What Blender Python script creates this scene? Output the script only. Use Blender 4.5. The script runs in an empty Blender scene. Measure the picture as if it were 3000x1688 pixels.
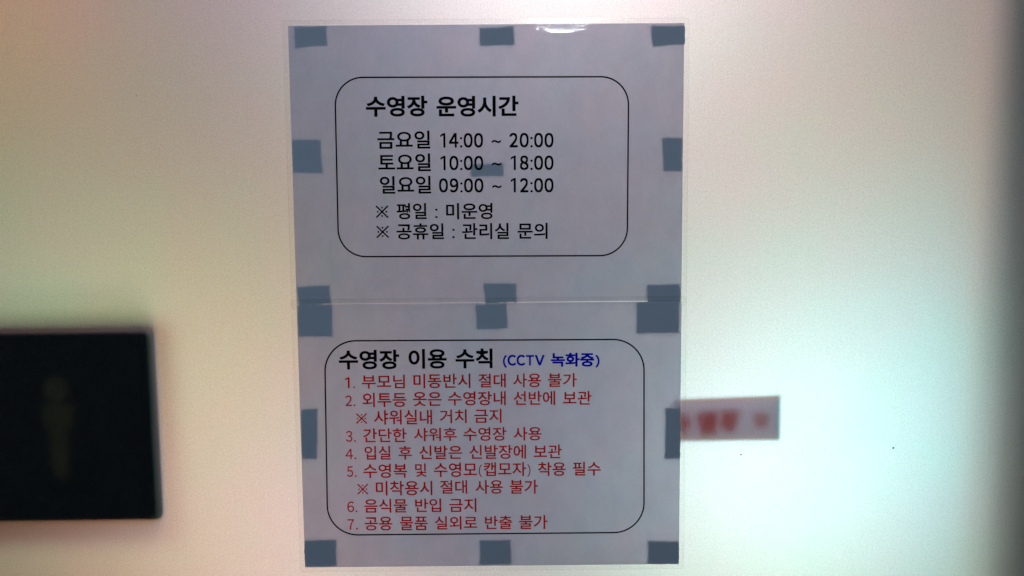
import bpy, math, random
from mathutils import Matrix, Vector

SC = bpy.context.scene
COL = SC.collection
MM = 0.001

# ---------------------------------------------------------------- camera
cam_data = bpy.data.cameras.new("camera")
cam = bpy.data.objects.new("camera", cam_data)
COL.objects.link(cam)
SC.camera = cam
PITCH, YAW, ROLL = -0.08237, 0.00206, -0.0062
cp, sp, cy, sy = math.cos(PITCH), math.sin(PITCH), math.cos(YAW), math.sin(YAW)
fwd = Vector((sy * cp, cy * cp, sp))
rgt = Vector((cy, -sy, 0.0))
upv = rgt.cross(fwd)
r2 = rgt * math.cos(ROLL) + upv * math.sin(ROLL)
u2 = upv * math.cos(ROLL) - rgt * math.sin(ROLL)
rot = Matrix((r2, u2, -fwd)).transposed().to_4x4()
cam.matrix_world = Matrix.Translation((0.01675, -0.5731, 0.05849)) @ rot
cam_data.sensor_fit = 'HORIZONTAL'
cam_data.sensor_width = 36.0
cam_data.lens = 36.0 * 0.727
cam_data.clip_start = 0.01
cam_data.clip_end = 50

# ---------------------------------------------------------------- world, exposure
world = bpy.data.worlds.new("World")
SC.world = world
world.use_nodes = True
bg = world.node_tree.nodes["Background"]
bg.inputs[0].default_value = (0.3, 0.4, 0.55, 1)
bg.inputs[1].default_value = 0.004
SC.view_settings.view_transform = 'Standard'
SC.view_settings.look = 'None'
SC.view_settings.exposure = 0
SC.view_settings.gamma = 1
SC.cycles.max_bounces = 10
SC.cycles.diffuse_bounces = 5
SC.cycles.transparent_max_bounces = 16
SC.cycles.use_denoising = True

# ---------------------------------------------------------------- lamps
def area(name, loc, size, power, color, aim=None, size_y=None):
    d = bpy.data.lights.new(name, 'AREA')
    d.shape = 'DISK' if size_y is None else 'RECTANGLE'
    d.size = size
    if size_y: d.size_y = size_y
    d.energy = power
    d.color = color
    o = bpy.data.objects.new(name, d)
    COL.objects.link(o)
    o.location = loc
    dirv = (Vector(aim) - Vector(loc)) if aim is not None else Vector((0, -1, 0))
    o.rotation_euler = dirv.to_track_quat('-Z', 'Y').to_euler()
    return o

# added lights behind the pane, placed and coloured to shape its glow: x, z, distance behind, radius (m), watts r g b
BACK = [
    (0.051, 0.302, 0.180, 0.090, (0.412, 0.385, 0.398)),
    (0.216, -0.135, 0.181, 0.090, (0.257, 0.319, 0.311)),
    (-0.177, -0.060, 0.180, 0.090, (0.111, 0.066, 0.000)),
    (-0.381, 0.271, 0.180, 0.090, (0.123, 0.060, 0.018)),
    (0.214, 0.432, 0.377, 0.097, (0.411, 0.347, 0.416)),
    (-0.178, 0.377, 0.180, 0.090, (0.000, 0.000, 0.055)),
    (0.235, -0.355, 0.180, 0.090, (0.129, 0.106, 0.029)),
    (0.326, -0.085, 0.197, 0.090, (0.015, 0.186, 0.221)),
    (-0.211, -0.271, 0.180, 0.090, (0.106, 0.000, 0.000)),
    (-0.108, -0.144, 0.180, 0.090, (0.000, 0.000, 0.093)),
    (-0.352, -0.032, 0.180, 0.090, (0.076, 0.126, 0.081)),
    (0.271, 0.079, 0.272, 0.090, (0.216, 0.093, 0.000)),
    (-0.151, -0.243, 0.180, 0.090, (0.163, 0.187, 0.114)),
    (-0.573, -0.203, 0.180, 0.090, (0.037, 0.014, 0.000)),
]
GAIN = 1.15
for k, (x, z, dep, rad, (r, g, b)) in enumerate(BACK):
    m = max(r, g, b)
    area("fitted_backlight", (x, dep + 0.0021 * k, z), 2 * rad, m * GAIN, (r / m, g / m, b / m))
# the dim cool light on this side of the glass, and the small ceiling lamp mirrored in the laminate
area("corridor_lamp", (-0.2, -1.6, 1.3), 0.9, 14.0, (0.36, 0.61, 0.92), aim=(0, 0, 0), size_y=0.6)
area("ceiling_lamp", (0.148, -1.3, 0.586), 0.066, 1.7, (0.9, 0.95, 1.0), aim=(0.05, 0, 0.1))

# ---------------------------------------------------------------- materials
def mat(name):
    m = bpy.data.materials.new(name)
    m.use_nodes = True
    nt = m.node_tree
    nt.nodes.clear()
    out = nt.nodes.new("ShaderNodeOutputMaterial")
    def N(t, **k):
        n = nt.nodes.new("ShaderNode" + t)
        for a, v in k.items():
            if a.startswith("_"): setattr(n, a[1:], v)
            else: n.inputs[a.replace("__", " ")].default_value = v
        return n
    def Lk(a, b): nt.links.new(a, b)
    return m, N, Lk, out

def noise_val(N, Lk, scale3, scale=1.0, detail=3.0, rough=0.6, lo=0.0, hi=1.0, flo=0.25, fhi=0.75):
    """object-space noise remapped to lo..hi"""
    tc = N("TexCoord"); mp = N("Mapping"); mp.inputs["Scale"].default_value = scale3
    Lk(tc.outputs["Object"], mp.inputs["Vector"])
    n = N("TexNoise"); n.inputs["Scale"].default_value = scale
    n.inputs["Detail"].default_value = detail; n.inputs["Roughness"].default_value = rough
    Lk(mp.outputs[0], n.inputs["Vector"])
    r = N("MapRange"); r.inputs["From Min"].default_value = flo; r.inputs["From Max"].default_value = fhi
    r.inputs["To Min"].default_value = lo; r.inputs["To Max"].default_value = hi
    Lk(n.outputs["Fac"], r.inputs["Value"])
    return r.outputs[0], n

def mul(N, Lk, a, b):
    m = N("Math", _operation='MULTIPLY'); Lk(a, m.inputs[0])
    if isinstance(b, float): m.inputs[1].default_value = b
    else: Lk(b, m.inputs[1])
    return m.outputs[0]

def make_film():
    m, N, Lk, out = mat("frosted_film")
    # coarse unevenness in hue, fine grain, faint vertical rolling streaks
    hue, nh = noise_val(N, Lk, (14, 14, 14), 1.0, 2.0, 0.5)
    ramp = N("ValToRGB")
    e = ramp.color_ramp.elements
    e[0].color = (0.955, 0.90, 0.925, 1); e[0].position = 0.15
    e[1].color = (0.90, 0.935, 0.92, 1); e[1].position = 0.85
    Lk(hue, ramp.inputs[0])
    grain, _ = noise_val(N, Lk, (1000, 1000, 800), 1.0, 3.0, 0.8, 0.80, 1.15)
    strk, _ = noise_val(N, Lk, (520, 1, 22), 1.0, 3.0, 0.6, 0.985, 1.012)
    blot, _ = noise_val(N, Lk, (420, 420, 300), 1.0, 4.0, 0.75, 0.955, 1.035)
    f = mul(N, Lk, mul(N, Lk, grain, strk), blot)
    vm = N("VectorMath", _operation='SCALE')
    Lk(ramp.outputs[0], vm.inputs[0]); Lk(f, vm.inputs["Scale"])
    tr = N("BsdfTranslucent"); Lk(vm.outputs[0], tr.inputs["Color"])
    bmp = N("Bump"); bmp.inputs["Strength"].default_value = 0.5; bmp.inputs["Distance"].default_value = 0.0002
    bn, _ = noise_val(N, Lk, (900, 900, 600), 1.0, 2.0, 0.6)
    Lk(bn, bmp.inputs["Height"]); Lk(bmp.outputs[0], tr.inputs["Normal"])
    df = N("BsdfDiffuse"); df.inputs["Color"].default_value = (0.008, 0.0075, 0.006, 1)
    ad = N("AddShader"); Lk(tr.outputs[0], ad.inputs[0]); Lk(df.outputs[0], ad.inputs[1])
    Lk(ad.outputs[0], out.inputs[0])
    return m

def make_clear(name, tint, gloss=0.04, rough=0.03):
    m, N, Lk, out = mat(name)
    t = N("BsdfTransparent"); t.inputs[0].default_value = (*tint, 1)
    g = N("BsdfGlossy"); g.inputs["Roughness"].default_value = rough
    mx = N("MixShader"); mx.inputs[0].default_value = gloss
    Lk(t.outputs[0], mx.inputs[1]); Lk(g.outputs[0], mx.inputs[2]); Lk(mx.outputs[0], out.inputs[0])
    return m

def make_paper(name, seed):
    m, N, Lk, out = mat(name)
    tc = N("TexCoord")
    # paper formation: cloudy look-through plus fibre grain
    cloud, n1 = noise_val(N, Lk, (55, 55, 40), 1.0, 6.0, 0.68, 0.86, 1.13)
    fine, _ = noise_val(N, Lk, (620, 620, 480), 1.0, 3.0, 0.75, 0.90, 1.10)
    f = mul(N, Lk, cloud, fine)
    hue, _ = noise_val(N, Lk, (22, 22, 22), 1.0, 3.0, 0.5)
    ramp = N("ValToRGB")
    e = ramp.color_ramp.elements
    e[0].color = (0.66, 0.54, 0.62, 1); e[0].position = 0.1
    e[1].color = (0.585, 0.575, 0.67, 1); e[1].position = 0.9
    Lk(hue, ramp.inputs[0])
    vm = N("VectorMath", _operation='SCALE'); Lk(ramp.outputs[0], vm.inputs[0]); Lk(f, vm.inputs["Scale"])
    tr = N("BsdfTranslucent"); Lk(vm.outputs[0], tr.inputs["Color"])
    df = N("BsdfDiffuse"); df.inputs["Color"].default_value = (0.8, 0.8, 0.8, 1)
    mx = N("MixShader"); mx.inputs[0].default_value = 0.5
    Lk(df.outputs[0], mx.inputs[1]); Lk(tr.outputs[0], mx.inputs[2])
    # glossy laminate face; wrinkled where it was pulled tight along the top edge
    gl = N("BsdfGlossy"); gl.inputs["Roughness"].default_value = 0.03
    sep = N("SeparateXYZ"); Lk(tc.outputs["Object"], sep.inputs[0])
    def band(sock, c, w):
        s = N("Math", _operation='SUBTRACT'); Lk(sock, s.inputs[0]); s.inputs[1].default_value = c
        a = N("Math", _operation='ABSOLUTE'); Lk(s.outputs[0], a.inputs[0])
        r = N("MapRange"); r.inputs["From Min"].default_value = 0; r.inputs["From Max"].default_value = w
        r.inputs["To Min"].default_value = 1; r.inputs["To Max"].default_value = 0
        Lk(a.outputs[0], r.inputs["Value"]); return r.outputs[0]
    mask = mul(N, Lk, band(sep.outputs["X"], 0.056, 0.032), band(sep.outputs["Z"], 0.2095, 0.0065))
    wr, _ = noise_val(N, Lk, (300, 300, 650), 1.0, 2.0, 0.5)
    cen = N("Math", _operation='SUBTRACT'); Lk(wr, cen.inputs[0]); cen.inputs[1].default_value = 0.5
    h = mul(N, Lk, cen.outputs[0], mask)
    bp = N("Bump"); bp.inputs["Strength"].default_value = 1.0; bp.inputs["Distance"].default_value = 0.00022
    Lk(h, bp.inputs["Height"]); Lk(bp.outputs[0], gl.inputs["Normal"])
    mx2 = N("MixShader"); mx2.inputs[0].default_value = 0.04
    Lk(mx.outputs[0], mx2.inputs[1]); Lk(gl.outputs[0], mx2.inputs[2]); Lk(mx2.outputs[0], out.inputs[0])
    return m

def make_ink(name, tint, gloss=0.0):
    m, N, Lk, out = mat(name)
    t = N("BsdfTransparent"); t.inputs[0].default_value = (*tint, 1)
    d = N("BsdfDiffuse"); d.inputs[0].default_value = (0.004, 0.004, 0.004, 1)
    ad = N("AddShader"); Lk(t.outputs[0], ad.inputs[0]); Lk(d.outputs[0], ad.inputs[1])
    Lk(ad.outputs[0], out.inputs[0])
    return m

def make_plain(name, color, rough=0.6, var=0.1, transl=0.0):
    m, N, Lk, out = mat(name)
    v, _ = noise_val(N, Lk, (60, 60, 60), 1.0, 4.0, 0.6, 1 - var, 1 + var)
    c = N("RGB"); c.outputs[0].default_value = (*color, 1)
    vm = N("VectorMath", _operation='SCALE'); Lk(c.outputs[0], vm.inputs[0]); Lk(v, vm.inputs["Scale"])
    d = N("BsdfDiffuse"); Lk(vm.outputs[0], d.inputs["Color"])
    if transl:
        t = N("BsdfTranslucent"); Lk(vm.outputs[0], t.inputs["Color"])
        mx = N("MixShader"); mx.inputs[0].default_value = transl
        Lk(d.outputs[0], mx.inputs[1]); Lk(t.outputs[0], mx.inputs[2]); Lk(mx.outputs[0], out.inputs[0])
    else:
        Lk(d.outputs[0], out.inputs[0])
    return m

FILM = make_film()
SLAB = make_clear("clear_glass", (0.985, 0.99, 0.985), 0.01)
PAPER = make_paper("laminated_paper", 0)
LAMI = make_clear("laminate", (0.99, 0.991, 0.988), 0.02, 0.15)
RIM = make_clear("laminate_cut_edge", (0.965, 0.968, 0.965), 0.03, 0.2)
INK = dict(K=make_ink("black_ink", (0.004, 0.004, 0.006)),
           R=make_ink("red_ink", (0.74, 0.014, 0.008)),
           B=make_ink("blue_ink", (0.008, 0.12, 0.86)))
LINE = make_ink("border_ink", (0.004, 0.006, 0.010))
TAPE = make_plain("foam_tape", (0.30, 0.36, 0.42), var=0.08)
BLACK = make_plain("black_board", (0.004, 0.004, 0.004), var=0.3)
FIGURE = make_plain("figure_brown", (0.058, 0.044, 0.014), var=0.2)
SIGNP = make_plain("sign_paper", (0.68, 0.51, 0.59), var=0.05, transl=0.33)
SIGNR = make_ink("sign_red", (0.86, 0.32, 0.25))
JAMB = make_plain("dark_frame", (0.012, 0.012, 0.012))
DIRT = make_plain("dirt", (0.02, 0.02, 0.02), var=0.3)

# ---------------------------------------------------------------- mesh helpers
def mesh_obj(name, verts, faces, material, parent=None, label=None):
    me = bpy.data.meshes.new(name)
    me.from_pydata([tuple(v) for v in verts], [], faces)
    me.materials.append(material)
    me.update()
    o = bpy.data.objects.new(name, me)
    COL.objects.link(o)
    if parent: o.parent = parent
    if label: o["label"] = label
    return o

def thing(name, label, cat, group=None):
    o = bpy.data.objects.new(name, None)
    COL.objects.link(o)
    o["label"] = label; o["category"] = cat
    if group: o["group"] = group
    return o

def prism(pts, y0, y1):
    """closed solid from an outline (x, z) in metres between depths y0 (front) and y1"""
    n = len(pts)
    v = [(x, y0, z) for x, z in pts] + [(x, y1, z) for x, z in pts]
    f = [tuple(range(n)), tuple(range(2 * n - 1, n - 1, -1))]
    for i in range(n):
        j = (i + 1) % n
        f.append((i, i + n, j + n, j))
    return v, f

def ring(outer, inner, y0, y1=None):
    """frame between two outlines of the same length, flat when y1 is None"""
    n = len(outer)
    v = [(x, y0, z) for x, z in outer] + [(x, y0, z) for x, z in inner]
    f = [(i, (i + 1) % n, (i + 1) % n + n, i + n) for i in range(n)]
    if y1 is not None:
        v += [(x, y1, z) for x, z in outer] + [(x, y1, z) for x, z in inner]
        for i in range(n):
            j = (i + 1) % n
            f += [(j + 2 * n, i + 2 * n, i + 3 * n, j + 3 * n), (i, i + 2 * n, j + 2 * n, j), (i + n, j + n, j + 3 * n, i + 3 * n)]
    return v, f

def rounded_quad(c, r, seg=14):
    """outline of a quad (tl, tr, br, bl) with corners of radius r"""
    out = []
    for k in range(4):
        p, a, b = Vector(c[k]), Vector(c[k - 1]), Vector(c[(k + 1) % 4])
        da = (a - p).normalized(); db = (b - p).normalized()
        for i in range(seg + 1):
            t = math.pi / 2 * i / seg
            q = p + da * r * (1 - math.sin(t)) + db * r * (1 - math.cos(t))
            out.append((q.x, q.y))
    return out

def jag(c, rng, amp=0.25, step=3.0):
    """torn or cut tape outline: small unevenness along the edges (mm)"""
    out = []
    for k in range(4):
        p, q = Vector(c[k]), Vector(c[(k + 1) % 4])
        n = max(2, int((q - p).length / step))
        bow = rng.uniform(-0.45, 0.45)
        for i in range(n):
            t = i / n
            d = (q - p).normalized(); nr = Vector((-d.y, d.x))
            s = p.lerp(q, t) + nr * ((rng.uniform(-amp, amp) if i else 0) + bow * 4 * t * (1 - t))
            out.append((s.x * MM, s.y * MM))
    return out

def dots(cs, r, n=14):
    V, F = [], []
    for cx, cz, rx, rz in cs:
        k = len(V)
        V += [Vector((cx + rx * math.cos(2 * math.pi * i / n), cz + rz * math.sin(2 * math.pi * i / n), 0)) for i in range(n)]
        F.append(tuple(range(k, k + n)))
    return V, F

def heavier(vs, fs, d):
    """thicken a glyph with four slightly shifted layers of ink"""
    V, F = [], []
    for k, (dx, dz) in enumerate(((-d, -d), (d, -d), (-d, d), (d, d))):
        n = len(V)
        V += [Vector((p.x + dx, p.y + dz, float(k))) for p in vs]
        F += [tuple(i + n for i in g) for g in fs]
    return V, F

def word_mesh(text, bold):
    if text == "1":          # plain one without a foot
        P = [(0.58, 0), (1, 0), (1, 1), (0.70, 1), (0, 0.87), (0, 0.72), (0.58, 0.84)]
        V = [Vector((x, z, 0)) for x, z in P]
        return V, [(0, 1, 2, 3, 6), (3, 4, 5, 6)]
    if text == ".":
        return dots([(0, 0, 1, 1)], 1)
    if text == ":":
        return dots([(0, 0.09, .55, .12), (0, 0.90, .55, .12)], 1)
    if text == "\u203b":      # reference mark: thin cross with four dots
        V, F = dots([(.5, .83, .075, .075), (.5, .17, .075, .075), (.17, .5, .075, .075), (.83, .5, .075, .075)], 1)
        t = 0.042
        for sgn in (1, -1):
            k = len(V)
            V += [Vector((x, z if sgn > 0 else 1 - z, 0)) for x, z in ((0, 2 * t), (2 * t, 0), (1, 1 - 2 * t), (1 - 2 * t, 1))]
            F.append((k, k + 1, k + 2, k + 3))
        return V, F
    cu = bpy.data.curves.new("word", 'FONT')
    cu.body = text
    cu.size = 1.0
    cu.resolution_u = 6
    cu.offset = bold
    o = bpy.data.objects.new("word", cu)
    COL.objects.link(o)
    dg = bpy.context.evaluated_depsgraph_get()
    dg.update()
    me = bpy.data.meshes.new_from_object(o.evaluated_get(dg))
    vs = [v.co.copy() for v in me.vertices]
    fs = [tuple(p.vertices) for p in me.polygons]
    bpy.data.objects.remove(o); bpy.data.curves.remove(cu); bpy.data.meshes.remove(me)
    return vs, fs

TEXT = [  # sheet, ink, bold, words (text, left, right, top, bottom) in millimetres on the glass
    ('U', 'K', 1, [('수영장', -91.57, -45.11, 157.28, 141.81), ('운영시간', -38.3, 23.7, 156.93, 141.46)]),
    ('U', 'K', 0, [('금요일', -83.53, -43.39, 131.32, 117.82), ('1', -35.75, -31.87, 129.41, 118.48), ('４', -29.16, -21.97, 129.36, 118.43), ('０', -18.06, -11.22, 129.29, 118.37), ('０', -10.17, -3.33, 129.25, 118.32), (':', -20.93, -19.1, 126.34, 118.4), ('~', 3.25, 10.3, 124.16, 121.52), ('２', 16.65, 23.0, 129.23, 118.31), ('０', 24.44, 31.28, 129.18, 118.26), ('０', 35.37, 42.21, 129.12, 118.19), ('０', 43.27, 50.11, 129.07, 118.15), (':', 32.51, 34.34, 126.16, 118.23)]),
    ('U', 'K', 0, [('토요일', -83.19, -43.15, 114.26, 100.84), ('1', -35.85, -31.96, 112.34, 101.51), ('０', -29.06, -22.21, 112.3, 101.46), ('０', -18.12, -11.26, 112.23, 101.39), ('０', -10.2, -3.35, 112.18, 101.34), (':', -20.99, -19.16, 109.26, 101.42), ('~', 3.25, 10.39, 107.21, 104.62), ('1', 17.57, 21.45, 112.24, 101.33), ('８', 24.53, 31.03, 112.19, 101.28), ('０', 35.31, 42.16, 112.12, 101.21), ('０', 43.22, 50.08, 112.08, 101.16), (':', 32.44, 34.28, 109.15, 101.24)]),
    ('U', 'K', 0, [('일요일', -82.27, -43.19, 97.33, 83.99), ('０', -37.22, -30.35, 95.41, 84.66), ('９', -28.97, -22.45, 95.36, 84.61), ('０', -18.17, -11.3, 95.29, 84.54), ('０', -10.24, -3.37, 95.24, 84.49), (':', -21.05, -19.21, 92.31, 84.57), ('~', 3.32, 10.4, 90.18, 87.58), ('1', 17.46, 21.36, 95.3, 84.4), ('２', 24.51, 30.89, 95.25, 84.35), ('０', 35.24, 42.12, 95.18, 84.29), ('０', 43.18, 50.05, 95.13, 84.24), (':', 32.37, 34.21, 92.2, 84.32)]),
    ('U', 'K', 0, [('※', -85.95, -76.02, 75.2, 65.52), ('평일', -69.97, -46.9, 76.83, 64.47), (':', -40.47, -38.55, 72.48, 65.27), ('미운영', -32.13, 3.38, 76.56, 64.19)]),
    ('U', 'K', 0, [('※', -85.78, -75.89, 59.86, 50.21), ('공휴일', -70.27, -33.91, 61.38, 49.03), (':', -27.59, -25.67, 57.04, 49.87), ('관리실', -20.1, 15.92, 61.28, 48.86), ('문의', 22.47, 45.47, 61.27, 48.85)]),
    ('L', 'K', 1, [('수영장', -116.8, -69.9, -36.02, -51.39), ('이용', -62.7, -33.14, -35.59, -51.17), ('수칙', -26.26, 2.5, -35.52, -51.1)]),
    ('L', 'B', 1, [('（', 10.54, 13.68, -40.69, -50.88), ('Ｃ', 14.15, 20.83, -40.65, -49.19), ('Ｃ', 21.17, 27.78, -40.7, -49.24), ('Ｔ', 28.32, 34.72, -40.95, -49.15), ('Ｖ', 35.27, 42.9, -40.87, -49.14), ('녹화중', 47.73, 81.38, -39.31, -50.34), ('）', 82.28, 85.55, -41.03, -51.15)]),
    ('L', 'R', 0, [('1', -112.27, -108.78, -57.46, -66.03), ('.', -106.1, -104.66, -64.67, -66.14), ('부모님', -99.34, -65.8, -55.62, -66.58), ('미동반시', -59.2, -14.84, -55.1, -66.58), ('절대', -8.66, 12.65, -55.36, -66.32), ('사용', 18.31, 40.14, -55.33, -66.29), ('불가', 45.4, 67.95, -55.31, -66.27)]),
    ('L', 'R', 0, [('２', -112.62, -107.29, -71.82, -80.23), ('.', -106.16, -104.71, -78.87, -80.34), ('외투등', -99.25, -64.82, -69.72, -81.25), ('옷은', -59.86, -37.48, -69.43, -80.74), ('수영장내', -32.52, 12.55, -69.16, -80.38), ('선반에', 18.54, 51.04, -69.26, -80.47), ('보관', 57.13, 79.32, -69.38, -80.38)]),
    ('L', 'R', 0, [('※', -104.65, -95.77, -85.85, -94.48), ('샤워실내', -90.58, -45.12, -83.45, -95.23), ('거치', -39.22, -18.04, -83.4, -94.45), ('금지', -12.14, 9.15, -83.16, -94.42)]),
    ('L', 'R', 0, [('３', -112.86, -107.68, -99.94, -108.7), ('.', -106.38, -104.93, -107.33, -108.81), ('간단한', -99.27, -65.32, -98.08, -109.17), ('샤워후', -59.61, -25.97, -97.83, -108.6), ('수영장', -20.78, 12.87, -97.67, -108.66), ('사용', 18.37, 40.33, -97.69, -108.57)]),
    ('L', 'R', 0, [('４', -113.38, -107.46, -114.37, -122.6), ('.', -106.42, -104.97, -121.23, -122.72), ('입실', -98.45, -78.02, -112.1, -123.12), ('후', -71.79, -61.42, -112.25, -123.28), ('신발은', -55.71, -21.99, -112.12, -123.04), ('신발장에', -16.28, 28.14, -111.9, -123.25), ('보관', 34.06, 56.17, -111.96, -122.99)]),
    ('L', 'R', 0, [('５', -112.62, -107.79, -128.29, -136.83), ('.', -106.48, -105.02, -135.46, -136.95), ('수영복', -99.81, -65.31, -126.35, -137.85), ('및', -59.06, -50.02, -126.34, -137.2), ('수영모', -44.27, -10.49, -125.8, -137.53), ('（', -9.03, -6.49, -127.44, -137.95), ('캡모자', -5.24, 28.31, -125.79, -137.04), ('）', 28.99, 31.58, -127.36, -137.93), ('착용', 37.33, 59.28, -125.99, -137.18), ('필수', 64.9, 86.75, -125.87, -137.16)]),
    ('L', 'R', 0, [('※', -104.93, -96.08, -142.31, -151.29), ('미착용시', -90.23, -45.77, -140.3, -152.06), ('절대', -39.71, -18.36, -140.04, -151.05), ('사용', -11.9, 9.77, -140.03, -151.25), ('불가', 15.19, 37.39, -140.01, -151.45)]),
    ('L', 'R', 0, [('６', -113.04, -107.73, -156.68, -165.28), ('.', -106.68, -105.22, -163.9, -165.4), ('음식물', -99.72, -65.81, -154.74, -166.01), ('반입', -59.54, -38.98, -154.66, -165.71), ('금지', -32.72, -11.21, -154.64, -165.91)]),
    ('L', 'R', 0, [('７', -113.2, -107.97, -171.05, -179.51), ('.', -106.54, -105.08, -178.01, -179.52), ('공용', -99.73, -77.77, -169.19, -180.4), ('물품', -71.81, -49.85, -169.29, -180.38), ('실외로', -44.3, -10.63, -169.1, -180.09), ('반출', -4.56, 16.89, -169.02, -180.01), ('불가', 22.33, 44.83, -168.67, -180.21)]),
]
TAPES = {
    'U': [[(-144.28, 208.44), (-119.52, 209.17), (-119.31, 194.6), (-143.86, 192.7)], [(-5.33, 207.09), (20.04, 208.41), (20.56, 194.12), (-4.87, 193.38)], [(123.34, 208.13), (148.73, 207.7), (148.9, 194.28), (124.67, 192.66)], [(-148.31, 124.85), (-126.59, 124.72), (-125.46, 99.59), (-148.14, 100.62)], [(132.26, 124.69), (147.69, 124.3), (148.0, 99.75), (133.74, 99.53)], [(-13.29, 105.81), (11.55, 106.57), (12.09, 96.96), (-12.48, 96.2)], [(-147.73, 13.08), (-122.57, 13.84), (-121.39, -0.04), (-146.3, -0.81)], [(-4.45, 14.63), (21.33, 14.47), (21.55, -0.03), (-2.75, -0.5)], [(121.74, 13.21), (146.93, 13.66), (148.03, -0.54), (122.78, -0.69)]],
    'L': [[(-147.23, -1.11), (-120.8, -0.66), (-121.14, -25.78), (-147.65, -25.3)], [(-10.75, -1.37), (13.55, -0.6), (14.65, -19.83), (-9.72, -20.6)], [(113.86, -0.63), (147.1, -0.53), (146.78, -24.74), (113.73, -24.83)], [(-147.18, -83.03), (-134.42, -82.49), (-136.16, -122.55), (-147.7, -121.83)], [(136.91, -83.39), (149.06, -83.47), (149.24, -123.91), (136.72, -124.14)], [(-147.76, -188.33), (-122.51, -187.86), (-122.42, -209.43), (-147.74, -209.57)], [(-9.52, -189.34), (15.43, -188.54), (15.62, -208.81), (-9.41, -209.61)], [(124.14, -190.64), (148.81, -191.15), (149.03, -209.47), (124.62, -209.62)]],
}
BORDERS = {'U': [(-114.53, 171.13), (106.86, 170.46), (106.54, 35.72), (-114.95, 36.19)], 'L': [(-127.39, -28.85), (119.95, -29.23), (121.24, -183.45), (-129.03, -183.91)]}


# ---------------------------------------------------------------- the frosted glass
panel = thing("frosted_glass_panel", "large sheet of frosted glass, lit from behind, that carries both notices", "glass panel")
PX, PZ = 1.1, 0.8
mesh_obj("frosted_film", [(-PX, 0, -PZ), (PX, 0, -PZ), (PX, 0, PZ), (-PX, 0, PZ)], [(0, 1, 2, 3)], FILM, panel)
v, f = prism([(-PX, PZ), (PX, PZ), (PX, -PZ), (-PX, -PZ)], 0.0002, 0.0020)
mesh_obj("glass_pane", v, f, SLAB, panel)
rng = random.Random(4)
def speck(x, z, a, b, ang, m, label):
    pts = []
    for i in range(10):
        t = 2 * math.pi * i / 10
        u, w = a * math.cos(t) * rng.uniform(.8, 1.1), b * math.sin(t) * rng.uniform(.8, 1.1)
        pts.append(((x + u * math.cos(ang) - w * math.sin(ang)) * MM, (z + u * math.sin(ang) + w * math.cos(ang)) * MM))
    v, f = prism(pts, -0.0002, -0.00003)
    mesh_obj("dirt_speck", v, f, m, panel, label)
speck(197.46, -121.69, 0.9, 0.42, 0.2, DIRT, "dark fleck right of the notices")
speck(317.34, -117.08, 0.75, 0.75, 0.0, DIRT, "round black fleck far right")
speck(207.23, -139.72, 0.22, 0.18, 0.0, DIRT, "tiny dark fleck")
speck(-264.9, 159.03, 0.40, 0.30, 1.0, make_plain("grey_dirt", (0.3, 0.28, 0.25), transl=0.5), "faint grey fleck left")

# ---------------------------------------------------------------- the two laminated notices
def rect(cx, cz, a, w=297.0, h=210.0):
    c, s = math.cos(a), math.sin(a)
    return [(cx + x * c - z * s, cz + x * s + z * c) for x, z in ((-w / 2, h / 2), (w / 2, h / 2), (w / 2, -h / 2), (-w / 2, -h / 2))]
def grow(q, d):
    c = Vector((sum(p[0] for p in q) / 4, sum(p[1] for p in q) / 4))
    ux = (Vector(q[1]) - Vector(q[0])).normalized(); uz = (Vector(q[0]) - Vector(q[3])).normalized()
    return [tuple(Vector(q[0]) - ux * d + uz * d), tuple(Vector(q[1]) + ux * d + uz * d),
            tuple(Vector(q[2]) + ux * d - uz * d), tuple(Vector(q[3]) - ux * d - uz * d)]
mm = lambda pts: [(x * MM, z * MM) for x, z in pts]
SHEETS = {'U': rect(0, 104.5, 0.00145), 'L': rect(0.47, -105.0, 0.00205)}
lo = SHEETS['L']
SHEETS['U'][2] = (SHEETS['U'][2][0], lo[1][1] + 0.45)      # the upper page ends a hair above the lower one
SHEETS['U'][3] = (SHEETS['U'][3][0], lo[0][1] + 0.10)
DEPTH = {'U': -0.0012, 'L': -0.0018}
BOLD = {'U': 0.030, 'L': 0.028}
notices = {
    'U': thing("laminated_notice", "upper laminated white notice with black swimming pool opening hours in a rounded frame", "notice", "laminated notices taped to the frosted glass"),
    'L': thing("laminated_notice", "lower laminated notice with red numbered pool rules and a blue note beside its heading", "notice", "laminated notices taped to the frosted glass"),
}
for s, root in notices.items():
    q = SHEETS[s]; y = DEPTH[s]
    v = [(x * MM, y, z * MM) for x, z in q]
    mesh_obj("paper", v, [(3, 2, 1, 0)], PAPER, root)
    inner = rounded_quad(mm(grow(q, 0.75)), 0.0004, 6)
    mid = rounded_quad(mm(grow(q, 3.6)), 0.0022, 6)
    outer = rounded_quad(mm(grow(q, 4.0)), 0.0025, 6)
    v, f = ring(mid, inner, y - 0.00005, y + 0.00015)
    mesh_obj("laminate_border", v, f, LAMI, root)
    v, f = ring(outer, mid, y - 0.00005, y + 0.00015)
    mesh_obj("laminate_rim", v, f, RIM, root)
    for c in TAPES[s]:
        v, f = prism(jag(c, rng), y + 0.0004, -0.0001)
        mesh_obj("adhesive_tape", v, f, TAPE, root)
    b = BORDERS[s]; r = 0.021 if s == 'U' else 0.024; hw = 0.58
    v, f = ring(rounded_quad(mm(grow(b, hw)), r + hw * MM), rounded_quad(mm(grow(b, -hw)), r - hw * MM), y - 0.0001)
    mesh_obj("rounded_frame_line", v, f, LINE, root)
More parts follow.
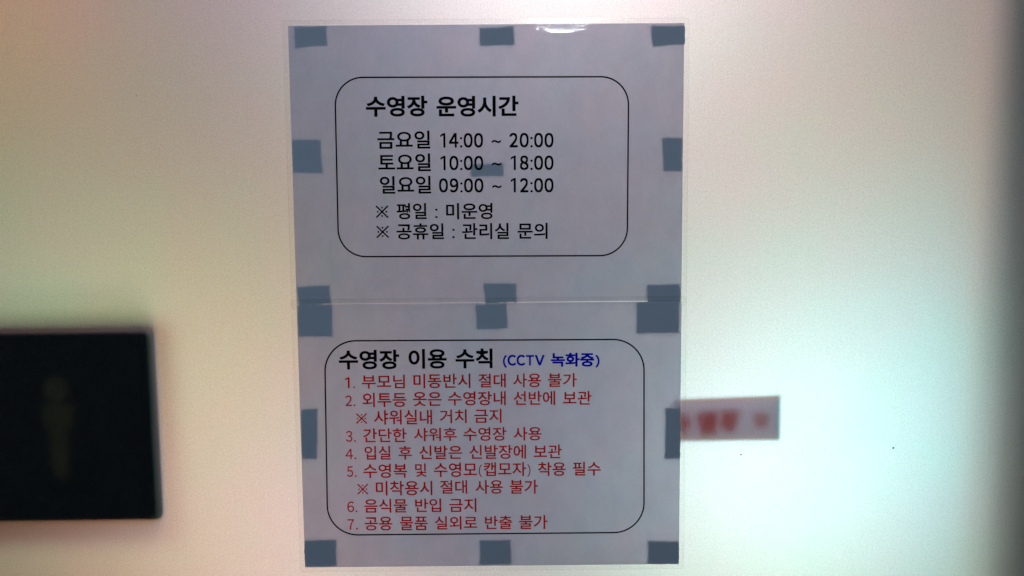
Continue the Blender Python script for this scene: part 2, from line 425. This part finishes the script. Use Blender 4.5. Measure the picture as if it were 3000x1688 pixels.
for s, ink, bold, words in TEXT:
    V, F = [], []
    y = DEPTH[s] - 0.0001
    for (t, x0, x1, z1, z0) in words:
        wide = ord(t[0]) > 0xff00
        vs, fs = word_mesh(t, (BOLD[s] if ink == 'K' else 0.012) if bold else ((0.009 if ink == 'R' else 0.0) if wide else (0.014 if s == 'L' else 0.018)))
        if (wide and ink == 'K') or ink == 'B':
            vs, fs = heavier(vs, fs, 0.020 if bold else 0.023)
        ax = min(p.x for p in vs); bx = max(p.x for p in vs)
        az = min(p.y for p in vs); bz = max(p.y for p in vs)
        n = len(V)
        for p in vs:
            V.append(((x0 + (p.x - ax) / (bx - ax) * (x1 - x0)) * MM, y - p.z * 0.00002, (z0 + (p.y - az) / (bz - az) * (z1 - z0)) * MM))
        F += [tuple(i + n for i in g) for g in fs]
    lab = {'R': None, 'B': "bold blue note beside the heading", 'K': "bold black heading" if bold else None}[ink]
    mesh_obj("text_line", V, F, INK[ink], notices[s], lab)

# ---------------------------------------------------------------- things beyond the glass
board = thing("black_board", "large black rectangular board, blurred behind the frosted glass at the left edge", "board")
def loft(rings):
    """closed solid through outlines (points, depth), front to back"""
    n = len(rings[0][0]); V = []; F = []
    for pts, y in rings: V += [(x, y, z) for x, z in pts]
    for k in range(len(rings) - 1):
        for i in range(n):
            j = (i + 1) % n
            F.append((k * n + i, (k + 1) * n + i, (k + 1) * n + j, k * n + j))
    F.append(tuple(range(n))); F.append(tuple(range(len(V) - 1, len(V) - n - 1, -1)))
    return V, F
BQ = [(-470, -17.8), (-257.8, -16.6), (-257.0, -172.6), (-470, -173.8)]
v, f = loft([(rounded_quad(mm(grow(BQ, d)), 0.007, 8), y) for d, y in ((-0.6, 0.0028), (0.3, 0.0050), (1.4, 0.0090), (2.4, 0.0150), (2.4, 0.0240))])
mesh_obj("board_panel", v, f, BLACK, board)
def ell(cx, cz, a, b, n=24):
    return [((cx + a * math.cos(2 * math.pi * i / n)) * MM, (cz + b * math.sin(2 * math.pi * i / n)) * MM) for i in range(n)]
v, f = prism(ell(-338.5, -66, 9.5, 10), 0.0022, 0.00239); mesh_obj("pale_figure", v, f, FIGURE, board)  # faint brown figure shape over the board face, in three pieces
v, f = prism(rounded_quad(mm([(-350, -78), (-325, -78), (-327, -98), (-349, -98)]), 0.004, 5), 0.0022, 0.00239); mesh_obj("pale_figure", v, f, FIGURE, board)
v, f = prism(rounded_quad(mm([(-346, -98.5), (-332, -98.5), (-332, -136), (-343, -136)]), 0.003, 5), 0.0022, 0.00239); mesh_obj("pale_figure", v, f, FIGURE, board)

sign = thing("paper_sign", "small white strip with red letters, blurred behind the frosted glass right of the notices", "sign")
v, f = prism(mm([(144.5, -78.1), (227.6, -75.2), (227.9, -110.3), (144.5, -110.9)]), 0.0041, 0.0042)
mesh_obj("sign_paper", [(x, yy, z) for x, yy, z in v[:4]], [(0, 1, 2, 3)], SIGNP, sign)
for t, x0, x1, z1, z0 in (("수", 145, 158, -88, -106), ("영", 162, 178, -86, -106), ("장", 179.5, 196, -85.5, -103), ("ㅁ", 207.5, 218, -89, -100)):
    vs, fs = heavier(*word_mesh(t, 0.03), 0.04)
    ax = min(p.x for p in vs); bx = max(p.x for p in vs); az = min(p.y for p in vs); bz = max(p.y for p in vs)
    mesh_obj("letter", [((x0 + (p.x - ax) / (bx - ax) * (x1 - x0)) * MM, 0.0037 - p.z * 0.00002, (z0 + (p.y - az) / (bz - az) * (z1 - z0)) * MM) for p in vs], fs, SIGNR, sign)

jamb = thing("door_frame_post", "dark upright frame post behind the glass along the right edge", "frame post")
v, f = prism([(0.3695, 0.8), (0.62, 0.8), (0.62, -0.8), (0.3695, -0.8)], 0.0475, 0.085)
mesh_obj("post", v, f, JAMB, jamb)
